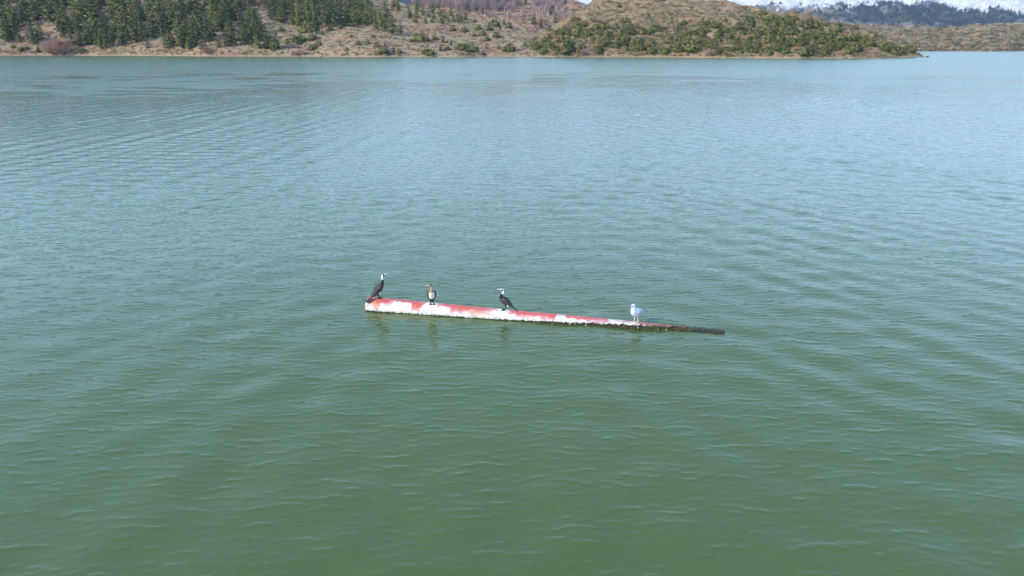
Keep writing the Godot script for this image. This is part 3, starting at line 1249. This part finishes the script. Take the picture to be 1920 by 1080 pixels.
func shore_things() -> void:
	var left: Dictionary = hills["hill_wooded"]
	var right: Dictionary = hills["hill_scrub"]
	# leafless reddish willows by the water
	for q in [[left, 86, 103, 26, 0, "wide leafless reddish willow at the water's edge below the dense wood"], [left, 108, 103, 30, 0, "wide leafless reddish willow at the water's edge below the dense wood"], [left, 391, 101, 14, 0, "small leafless pinkish willow at the foot of the dense wood"], [left, 552, 104, 9, 1, "low leafless grey-pink willow on the bank below the grass slope"], [left, 566, 103, 8, 1, "low leafless grey-pink willow on the bank below the grass slope"], [right, 1096, 105, 12, 1, "leafless mauve willow at the foot of the scrubby hill"], [right, 1335, 105, 12, 0, "leafless reddish willow at the shore under the thicket"], [left, 545, 90, 10, 1, "leafless grey bush beside the small pine stand"]]:
		var p := on_hill(q[0], q[1], q[2])
		if p == Vector3.INF:
			continue
		var o := thing("willow_bush", q[5], "shrub", p - Vector3(0, 0.1, 0), "leafless willows along the shore")
		var height: float = q[3] * -p.z / F
		o.scale = Vector3.ONE * height
		o.rotation.y = rng.randf() * TAU
		part("stem", kinds.stems, kinds.bark, o)
		part("crown", kinds.willow[q[4]], kinds.bark, o)
	# stones along the waterline
	var stone := ground_material(3.0, 0.6, 2.0)
	stone.vertex_color_use_as_albedo = false
	stone.albedo_color = Color(0.36, 0.31, 0.25).linear_to_srgb()
	var wet := paint(Color(0.05, 0.045, 0.045), 0.5)
	var shapes := [rock_mesh(1), rock_mesh(2), rock_mesh(3)]
	for i in 60:
		var on_left: bool = i < 34
		var px: float = rng.randf_range(0, 940) if on_left else rng.randf_range(960, 1725)
		var p := hill_point(left if on_left else right, px, rng.randf_range(0.004, 0.02))
		var o := part("rock", shapes[i % 3], stone, self)
		o.name = numbered("rock")
		o.position = Vector3(p.x, maxf(p.y, 0.05), p.z)
		o.rotation.y = rng.randf() * TAU
		o.scale = Vector3.ONE * rng.randf_range(0.7, 1.9)
		tag(o, "pale stone on the waterline below the wooded hill" if on_left else "pale stone on the waterline below the scrubby hill", "rock", "stones along the wooded shore" if on_left else "stones along the scrubby shore")
	var r := part("rock", shapes[1], wet, self)
	r.name = numbered("rock")
	r.position = on_level(1738, 107.4) + Vector3(0, 0.1, 0)
	r.scale = Vector3(1.6, 1.1, 1.2)
	tag(r, "dark wet rock standing in the lake off the low point", "rock")

# ---------------------------------------------------------------- the pipe

const PIPE_R := 0.25
var pipe_a: Vector3
var pipe_b: Vector3
var pipe_out: Vector3      # level, across the pipe, towards the camera's side

func pipe_at(u: float) -> Vector3:
	return pipe_a.lerp(pipe_b, u)

func pipe_surface(u: float, th: float, r := PIPE_R) -> Vector3:
	return pipe_at(u) + (Vector3.UP * cos(th) + pipe_out * sin(th)) * r

# the share of the pipe's length at a picture column
func pipe_u(px: float) -> float:
	var lo := 0.0
	var hi := 1.0
	for i in 30:
		var m := (lo + hi) / 2
		var p := pipe_surface(m, 0.0)
		var e := (p.y - EYE) / -p.z
		var row := row_of(p)
		var x := 960.0 + p.x / -p.z * (F * cp + (540.0 - row) * sp)
		if x < px:
			lo = m
		else:
			hi = m
	return lo

func pipe_paint() -> ImageTexture:
	var w := 1536
	var hgt := 192
	var im := Image.create(w, hgt, false, Image.FORMAT_RGB8)
	# lower edge of the red, in degrees from the crown of the pipe, by picture column
	var edge := [[680, -30, 6], [690, 30, 4], [694, 62, 5], [712, 66, 10], [722, 48, 10], [735, 33, 12], [748, 22, 8], [751, 8, 3], [755, 20, 4], [772, 30, 5], [778, 66, 8], [790, 70, 8], [796, 30, 6], [802, -10, 6], [816, -10, 6], [824, 25, 8], [845, 32, 8], [853, 52, 8], [878, 50, 10], [900, 46, 14], [922, 38, 12], [928, 14, 8], [950, 12, 8], [958, 34, 6], [985, 44, 8], [1010, 38, 6], [1040, 36, 5], [1046, 2, 4], [1058, 5, 4], [1066, 22, 6], [1100, 28, 8], [1135, 26, 6], [1142, 4, 8], [1190, 2, 8], [1200, 20, 6], [1225, 30, 6], [1262, 40, 8], [1360, 60, 8]]
	var inv := []
	for i in 200:
		inv.append(0.0)
	var cols := PackedFloat32Array()
	cols.resize(w)
	var px := 660.0
	while px < 1380.0:
		var u := pipe_u(px)
		cols[clampi(int(u * (w - 1)), 0, w - 1)] = px
		px += 0.25
	for x in range(1, w):
		if cols[x] == 0.0:
			cols[x] = cols[x - 1]
	var n1 := FastNoiseLite.new()
	n1.seed = 21
	n1.frequency = 0.02
	n1.fractal_octaves = 5
	var n2 := FastNoiseLite.new()
	n2.seed = 22
	n2.frequency = 0.09
	n2.fractal_octaves = 4
	for x in w:
		var u := float(x) / (w - 1)
		var e := along(edge, cols[x])
		var c := pipe_at(u)
		for y in hgt:
			var th := (float(y) / hgt - 0.5) * 360.0
			var a := n1.get_noise_2d(x, y * 2.0)
			var b := n2.get_noise_2d(x, y * 2.0)
			var streak := n2.get_noise_2d(x * 1.5, y * 0.25 + 300.0)
			var white := Color(0.64, 0.625, 0.61).lerp(Color(0.45, 0.42, 0.39), smooth(0.0, 0.45, a + streak * 0.3) * 0.75)
			var col := white
			# faded red lead paint left on the crown
			var lim: float = e[1] + a * 20.0 + b * 7.0
			var soft: float = e[2] * 1.5 + 6.0
			var inside := smooth(lim + soft, lim - soft, th) if th > 0.0 else smooth(-lim - 60.0, -lim - 40.0, th + a * 20.0)
			if e[1] < 9.0 and th <= 0.0:
				inside *= 0.4
			var redc := Color(0.44, 0.036, 0.028).lerp(Color(0.52, 0.09, 0.055), smooth(-0.2, 0.4, b))
			if u > 0.72:
				redc = redc.lerp(Color(0.22, 0.06, 0.06), smooth(0.72, 0.86, u))
			col = col.lerp(redc, clampf(inside, 0.0, 1.0) * (0.95 - 0.15 * smooth(0.1, 0.4, b)))
			# rust washes
			var rust := 0.0
			for q in [[705, 12, 55, 22], [893, 16, 48, 24], [915, 10, 60, 20]]:
				rust = maxf(rust, exp(-pow((cols[x] - q[0]) / q[1], 2.0) - pow((th - q[2]) / q[3], 2.0)))
			col = col.lerp(Color(0.50, 0.30, 0.13), clampf(rust * (0.45 + streak), 0.0, 0.7))
			# droppings under the birds' perch
			var drop := exp(-pow((cols[x] - 940.0) / 16.0, 2.0)) * smooth(0.02, 0.2, streak + 0.1) * smooth(80.0, 20.0, th) * smooth(-50.0, -5.0, th)
			drop = maxf(drop, exp(-pow((cols[x] - 809.0) / 9.0, 2.0)) * smooth(70.0, 30.0, th) * smooth(-60.0, -10.0, th) * 0.9)
			col = col.lerp(Color(0.74, 0.74, 0.71), clampf(drop, 0.0, 1.0))
			# faint pink wash low on the side, flaking spots
			col = col.lerp(Color(0.58, 0.36, 0.31), smooth(0.0, 0.3, n1.get_noise_2d(x * 0.8 + 900.0, y * 3.0)) * 0.4 * smooth(40.0, 60.0, th))
			# growth along the waterline: dark slime with a ragged upper edge
			var level := c.y + PIPE_R * cos(deg_to_rad(th))
			var slime := 0.022 + 0.045 * smooth(0.35, 0.8, u) + 0.02 * smooth(0.84, 1.0, u) + 0.035 * b + 0.02 * a
			if level < slime:
				col = Color(0.045, 0.042, 0.022).lerp(Color(0.11, 0.095, 0.035), smooth(-0.2, 0.4, n2.get_noise_2d(x * 2.0, y * 4.0 + 50.0)))
			elif level < slime + 0.03 and b > 0.1:
				col = col.lerp(Color(0.16, 0.14, 0.08), 0.6)
			if u > 0.9:
				col = col.lerp(Color(0.028, 0.027, 0.022), smooth(0.9, 0.94, u + b * 0.04) * 0.95)
			im.set_pixel(x, y, col.linear_to_srgb())
	return ImageTexture.create_from_image(im)

func tube(u0: float, u1: float, r0: float, r1: float, along_n: int, round_n: int, inward := false) -> ArrayMesh:
	var v := PackedVector3Array()
	var n := PackedVector3Array()
	var uv := PackedVector2Array()
	for j in round_n + 1:
		var th := (float(j) / round_n - 0.5) * TAU
		for i in along_n:
			var t := float(i) / (along_n - 1)
			var u := lerpf(u0, u1, t)
			v.append(pipe_surface(u, th, lerpf(r0, r1, t)))
			n.append((Vector3.UP * cos(th) + pipe_out * sin(th)) * (-1.0 if inward else 1.0))
			uv.append(Vector2(u, float(j) / round_n))
	return mesh_from(v, n, facing(v, n, grid_index(along_n, round_n + 1)), PackedColorArray(), uv)

func make_pipe() -> void:
	var a := on_level(684, 583)
	var b := on_level(1358, 627)
	var dir := (b - a).normalized()
	pipe_out = dir.cross(Vector3.UP).normalized()
	if pipe_out.z < 0.0:
		pipe_out = -pipe_out
	pipe_a = a - pipe_out * 0.245 + Vector3(0, 0.045, 0)
	pipe_b = b - pipe_out * 0.17 + Vector3(0, -0.212, 0)
	var o := thing("pipe", "long half-sunken steel pipe with worn red and white paint floating in the lake", "pipe", Vector3.ZERO)
	var m := StandardMaterial3D.new()
	m.albedo_texture = pipe_paint()
	m.roughness = 0.5
	m.metallic_specular = 0.45
	m.texture_repeat = false
	part("shell", tube(0.004, 1.0, PIPE_R, PIPE_R, 160, 64), m, o)
	# the plugged end, slightly rounded at its edge, and the open end with its wall
	part("end_edge", tube(0.0015, 0.004, PIPE_R - 0.012, PIPE_R, 4, 48), m, o)
	var l := Leafy.new()
	var k0 := pipe_at(0.0015)
	for j in 48:
		var t0 := TAU * j / 48
		var t1 := TAU * (j + 1) / 48
		l.tri(k0, pipe_surface(0.0015, t0, PIPE_R - 0.012), pipe_surface(0.0015, t1, PIPE_R - 0.012), -dir, Color(0.6, 0.58, 0.55))
	part("end_plate", build(l), tinted(0.6, 0.4), o)
	part("open_bore", tube(0.6, 1.0, PIPE_R - 0.014, PIPE_R - 0.014, 20, 48, true), paint(Color(0.15, 0.11, 0.085), 0.8), o)
	part("open_rim", tube(1.0, 1.0004, PIPE_R, PIPE_R - 0.014, 2, 48), paint(Color(0.14, 0.11, 0.09), 0.8), o)
	for px in [1031, 1157]:
		var u := pipe_u(px)
		part("weld_seam", tube(u, u + 0.0014, PIPE_R + 0.004, PIPE_R + 0.004, 3, 48), m, o)
	# lumps of algae and mussels along the waterline
	var g := RandomNumberGenerator.new()
	g.seed = 31
	var crust := Leafy.new()
	for i in 5200:
		var u := 1.0 - pow(g.randf(), 1.35)
		var c := pipe_at(u)
		var top := 0.012 + 0.05 * smooth(0.3, 0.8, u) + 0.06 * smooth(0.85, 1.0, u) + 0.03 * noise2.get_noise_2d(u * 4000.0, 3.0)
		var level := g.randf_range(-0.03, maxf(top, 0.0))
		var q := clampf((level - c.y) / PIPE_R, -1.0, 1.0)
		var th := acos(q)
		if q >= 0.995:
			continue
		if g.randf() < 0.15:
			th = -th
		var s := g.randf_range(0.007, 0.020) * (1.0 + 0.5 * smooth(0.3, 0.7, u) - 0.7 * smooth(0.85, 1.0, u))
		var p := pipe_surface(u, th, PIPE_R + s * 0.2)
		var col := vary(g, Color(0.030, 0.028, 0.014) if g.randf() < 0.72 else Color(0.095, 0.082, 0.025), 0.4)
		if g.randf() < 0.008 and u < 0.93:
			col = Color(0.5, 0.47, 0.4)
		var ax := []
		for w in 6:
			var base: Vector3 = [dir, -dir, Vector3.UP, Vector3.DOWN, pipe_out, -pipe_out][w]
			ax.append(p + base * s * g.randf_range(0.5, 1.2))
		for f in [[0, 2, 4], [2, 1, 4], [1, 3, 4], [3, 0, 4], [2, 0, 5], [1, 2, 5], [3, 1, 5], [0, 3, 5]]:
			var fa: Vector3 = ax[f[0]]
			var fb: Vector3 = ax[f[1]]
			var fc: Vector3 = ax[f[2]]
			crust.tri(fa, fb, fc, ((fa + fb + fc) / 3.0 - p).normalized(), col)
	var cr := part("algae_crust", build(crust), tinted(0.8, 0.4), o)
	cr.set_meta("kind", "stuff")

# ---------------------------------------------------------------- the birds

func perch(px: float, th := 0.0) -> Vector3:
	return pipe_surface(pipe_u(px), deg_to_rad(th), PIPE_R + 0.004)

func make_birds() -> void:
	var brown := func(t: float, up: float, _p: Vector3) -> Color: return Color(0.055, 0.050, 0.043)
	var tail_c := plain_colour(Color(0.022, 0.022, 0.024))
	var pale_bill := func(t: float, up: float, _p: Vector3) -> Color:
		return Color(0.60, 0.50, 0.42).lerp(Color(0.52, 0.50, 0.47), t)
	# 1: stretched up, looking along the pipe with its bill raised
	var o := thing("cormorant", "black cormorant with white head stretching its neck up, tail over the pipe's plugged end", "bird", perch(711), "cormorants on the pipe")
	o.rotation.y = deg_to_rad(28)
	var z := 0.0
	var spine := cormorant_spine([Vector3(-0.165, 0.075, z), Vector3(-0.115, 0.125, z), Vector3(-0.055, 0.19, z), Vector3(0.005, 0.255, z), Vector3(0.06, 0.325, z), Vector3(0.10, 0.395, z), Vector3(0.122, 0.45, z), Vector3(0.124, 0.50, z), Vector3(0.122, 0.545, z), Vector3(0.142, 0.592, z), Vector3(0.178, 0.612, z), Vector3(0.205, 0.620, z)])
	var head1 := func(t: float, up: float, p: Vector3) -> Color:
		if p.y > 0.505:
			if (p - Vector3(0.160, 0.606, p.z)).length() < 0.033 and up > -0.5:
				return Color(0.03, 0.03, 0.03)
			return WHITE
		if p.y > 0.49:
			return Color(0.4, 0.4, 0.4)
		return BLACK
	finish_bird(o, {"spine": spine, "colour": head1, "wing": [[Vector3(0.075, 0.36, 0.055), 0.02, 0.012], [Vector3(0.045, 0.315, 0.078), 0.055, 0.022], [Vector3(-0.03, 0.235, 0.078), 0.070, 0.022], [Vector3(-0.11, 0.15, 0.060), 0.045, 0.016], [Vector3(-0.20, 0.06, 0.03), 0.008, 0.006]], "wing_colour": brown, "tail": [[Vector3(-0.13, 0.105, 0), 0.022, 0.03], [Vector3(-0.21, 0.045, 0), 0.012, 0.042], [Vector3(-0.33, -0.025, 0), 0.007, 0.055], [Vector3(-0.37, -0.048, 0), 0.003, 0.040]], "tail_colour": tail_c, "bill": [[Vector3(0.19, 0.615, 0), 0.014, 0.012], [Vector3(0.235, 0.631, 0), 0.010, 0.008], [Vector3(0.285, 0.648, 0), 0.007, 0.006], [Vector3(0.305, 0.650, 0), 0.002, 0.002]], "bill_colour": pale_bill, "eyes": [Vector3(0.172, 0.616, 0.020), Vector3(0.172, 0.616, -0.020)], "eye_size": 0.006, "hips": [Vector3(-0.025, 0.16, 0.035), Vector3(-0.025, 0.16, -0.035)], "feet": [Vector3(0.005, 0.002, 0.03), Vector3(0.0, 0.002, -0.03)], "shank": 0.010, "leg_colour": Color(0.02, 0.02, 0.02), "foot_size": 0.085, "foot_colour": Color(0.02, 0.02, 0.02), "patches": [Vector3(-0.01, 0.165, 0.078), Vector3(-0.01, 0.165, -0.078)]})
	# 2: young bird facing the camera's side, head turned
	o = thing("cormorant", "young brown cormorant with white belly facing off the pipe, head turned sideways", "bird", perch(811, 8), "cormorants on the pipe")
	o.rotation.y = deg_to_rad(-84)
	spine = cormorant_spine([Vector3(-0.085, 0.085, 0), Vector3(-0.065, 0.13, 0), Vector3(-0.035, 0.19, 0), Vector3(0.0, 0.255, 0), Vector3(0.02, 0.315, 0), Vector3(0.03, 0.37, 0), Vector3(0.03, 0.41, 0.0), Vector3(0.025, 0.445, 0.004), Vector3(0.025, 0.475, 0.006), Vector3(0.028, 0.507, 0.018), Vector3(0.035, 0.513, 0.05), Vector3(0.037, 0.511, 0.075)])
	var young := func(t: float, up: float, p: Vector3) -> Color:
		if p.y > 0.525 or (p.y > 0.45 and p.x < 0.02):
			return Color(0.06, 0.045, 0.035)
		if p.y > 0.49:
			return Color(0.50, 0.36, 0.22) if p.z > 0.028 else Color(0.20, 0.14, 0.10)
		if p.y > 0.335:
			return Color(0.42, 0.29, 0.19) if p.x > 0.015 else Color(0.07, 0.055, 0.045)
		if p.x > -0.015 + (p.y - 0.2) * 0.1 and p.y > 0.12:
			return Color(0.84, 0.74, 0.66)
		return Color(0.05, 0.042, 0.036)
	var dusk := plain_colour(Color(0.050, 0.042, 0.038))
	finish_bird(o, {"spine": spine, "colour": young, "wing": [[Vector3(0.02, 0.36, 0.055), 0.02, 0.012], [Vector3(0.012, 0.325, 0.086), 0.050, 0.022], [Vector3(-0.012, 0.24, 0.094), 0.062, 0.024], [Vector3(-0.05, 0.15, 0.076), 0.040, 0.016], [Vector3(-0.11, 0.05, 0.03), 0.008, 0.006]], "wing_colour": dusk, "tail": [[Vector3(-0.075, 0.10, 0), 0.022, 0.03], [Vector3(-0.105, 0.055, 0), 0.012, 0.04], [Vector3(-0.17, -0.015, 0), 0.007, 0.052], [Vector3(-0.20, -0.035, 0), 0.003, 0.040]], "tail_colour": tail_c, "bill": [[Vector3(0.036, 0.512, 0.062), 0.013, 0.012], [Vector3(0.040, 0.509, 0.10), 0.009, 0.009], [Vector3(0.042, 0.505, 0.145), 0.006, 0.006], [Vector3(0.042, 0.500, 0.162), 0.002, 0.002]], "bill_colour": plain_colour(Color(0.72, 0.58, 0.40)), "eyes": [Vector3(0.053, 0.521, 0.042), Vector3(0.013, 0.521, 0.042)], "eye_size": 0.006, "hips": [Vector3(-0.02, 0.13, 0.035), Vector3(-0.02, 0.13, -0.035)], "feet": [Vector3(0.0, 0.0, 0.045), Vector3(0.0, 0.0, -0.045)], "shank": 0.011, "leg_colour": Color(0.025, 0.022, 0.022), "foot_size": 0.085, "foot_colour": Color(0.025, 0.022, 0.022)})
	# 3: hunched, neck bent back, looking the other way
	o = thing("cormorant", "black cormorant with white head and white thigh spot, hunched at the middle of the pipe", "bird", perch(947), "cormorants on the pipe")
	o.rotation.y = deg_to_rad(174)
	spine = cormorant_spine([Vector3(-0.155, 0.10, 0), Vector3(-0.12, 0.14, 0), Vector3(-0.065, 0.19, 0), Vector3(0.0, 0.235, 0), Vector3(0.055, 0.285, 0), Vector3(0.095, 0.345, 0), Vector3(0.092, 0.395, 0), Vector3(0.062, 0.435, 0), Vector3(0.036, 0.475, 0), Vector3(0.048, 0.52, 0), Vector3(0.085, 0.538, 0), Vector3(0.108, 0.541, 0)])
	var head3 := func(t: float, up: float, p: Vector3) -> Color:
		if t > 0.63:
			if (p - Vector3(0.066, 0.532, p.z)).length() < 0.031 and up > -0.5:
				return Color(0.03, 0.03, 0.03)
			if p.x < 0.022 and p.y > 0.47:
				return Color(0.05, 0.05, 0.05)
			return WHITE
		return BLACK
	finish_bird(o, {"spine": spine, "colour": head3, "wing": [[Vector3(0.07, 0.325, 0.055), 0.02, 0.012], [Vector3(0.035, 0.285, 0.080), 0.058, 0.022], [Vector3(-0.04, 0.22, 0.080), 0.068, 0.022], [Vector3(-0.12, 0.155, 0.058), 0.042, 0.016], [Vector3(-0.20, 0.085, 0.03), 0.008, 0.006]], "wing_colour": brown, "tail": [[Vector3(-0.13, 0.125, 0), 0.022, 0.03], [Vector3(-0.19, 0.08, 0), 0.011, 0.038], [Vector3(-0.29, 0.012, 0), 0.006, 0.046], [Vector3(-0.325, -0.008, 0), 0.003, 0.036]], "tail_colour": tail_c, "bill": [[Vector3(0.098, 0.540, 0), 0.015, 0.012], [Vector3(0.14, 0.545, 0), 0.010, 0.008], [Vector3(0.19, 0.552, 0), 0.007, 0.006], [Vector3(0.21, 0.550, 0), 0.002, 0.002]], "bill_colour": plain_colour(Color(0.66, 0.62, 0.60)), "eyes": [Vector3(0.078, 0.541, 0.020), Vector3(0.078, 0.541, -0.020)], "eye_size": 0.006, "hips": [Vector3(-0.025, 0.16, 0.035), Vector3(-0.025, 0.16, -0.035)], "feet": [Vector3(0.0, 0.0, 0.035), Vector3(0.01, 0.0, -0.035)], "shank": 0.010, "leg_colour": Color(0.03, 0.03, 0.03), "foot_size": 0.085, "foot_colour": Color(0.03, 0.03, 0.03), "patches": [Vector3(-0.075, 0.145, 0.070), Vector3(-0.075, 0.145, -0.070)]})
	# the gull
	o = thing("gull", "white gull with grey wings standing on pale legs near the sunken end of the pipe", "bird", perch(1192))
	o.rotation.y = deg_to_rad(180 + 40)
	o.scale = Vector3.ONE * 1.06
	var gs := []
	for q in [[-0.20, 0.215, 0.016, 0.020], [-0.15, 0.215, 0.045, 0.050], [-0.08, 0.215, 0.078, 0.080], [0.0, 0.228, 0.100, 0.098], [0.06, 0.255, 0.100, 0.096], [0.10, 0.305, 0.078, 0.074], [0.112, 0.355, 0.054, 0.052], [0.114, 0.395, 0.047, 0.044], [0.124, 0.430, 0.047, 0.043], [0.152, 0.440, 0.034, 0.030], [0.172, 0.434, 0.018, 0.016]]:
		gs.append([Vector3(q[0], q[1], 0), q[2], q[3]])
	var gull_wing := func(t: float, up: float, _p: Vector3) -> Color:
		if t > 0.93:
			return Color(0.75, 0.75, 0.75)
		if t > 0.78:
			return Color(0.03, 0.03, 0.032)
		return Color(0.42, 0.44, 0.48)
	finish_bird(o, {"spine": gs, "colour": plain_colour(Color(0.90, 0.89, 0.87)), "wing": [[Vector3(0.055, 0.305, 0.06), 0.02, 0.012], [Vector3(0.02, 0.275, 0.09), 0.058, 0.020], [Vector3(-0.06, 0.255, 0.088), 0.060, 0.020], [Vector3(-0.15, 0.245, 0.05), 0.035, 0.014], [Vector3(-0.24, 0.235, 0.02), 0.014, 0.008], [Vector3(-0.29, 0.23, 0.005), 0.004, 0.004]], "wing_colour": gull_wing, "tail": [[Vector3(-0.17, 0.215, 0), 0.016, 0.03], [Vector3(-0.22, 0.21, 0), 0.009, 0.04], [Vector3(-0.27, 0.205, 0), 0.004, 0.036]], "tail_colour": plain_colour(Color(0.82, 0.82, 0.82)), "bill": [[Vector3(0.162, 0.436, 0), 0.015, 0.011], [Vector3(0.19, 0.430, 0), 0.011, 0.008], [Vector3(0.215, 0.420, 0), 0.007, 0.006], [Vector3(0.224, 0.411, 0), 0.002, 0.002]], "bill_colour": plain_colour(Color(0.72, 0.48, 0.12)), "eyes": [Vector3(0.148, 0.446, 0.030), Vector3(0.148, 0.446, -0.030)], "eye_size": 0.0055, "hips": [Vector3(0.0, 0.16, 0.04), Vector3(0.0, 0.16, -0.04)], "feet": [Vector3(0.005, -0.004, 0.05), Vector3(-0.005, -0.004, -0.05)], "shank": 0.0075, "leg_colour": Color(0.72, 0.60, 0.50), "foot_size": 0.075, "foot_colour": Color(0.68, 0.42, 0.26)})
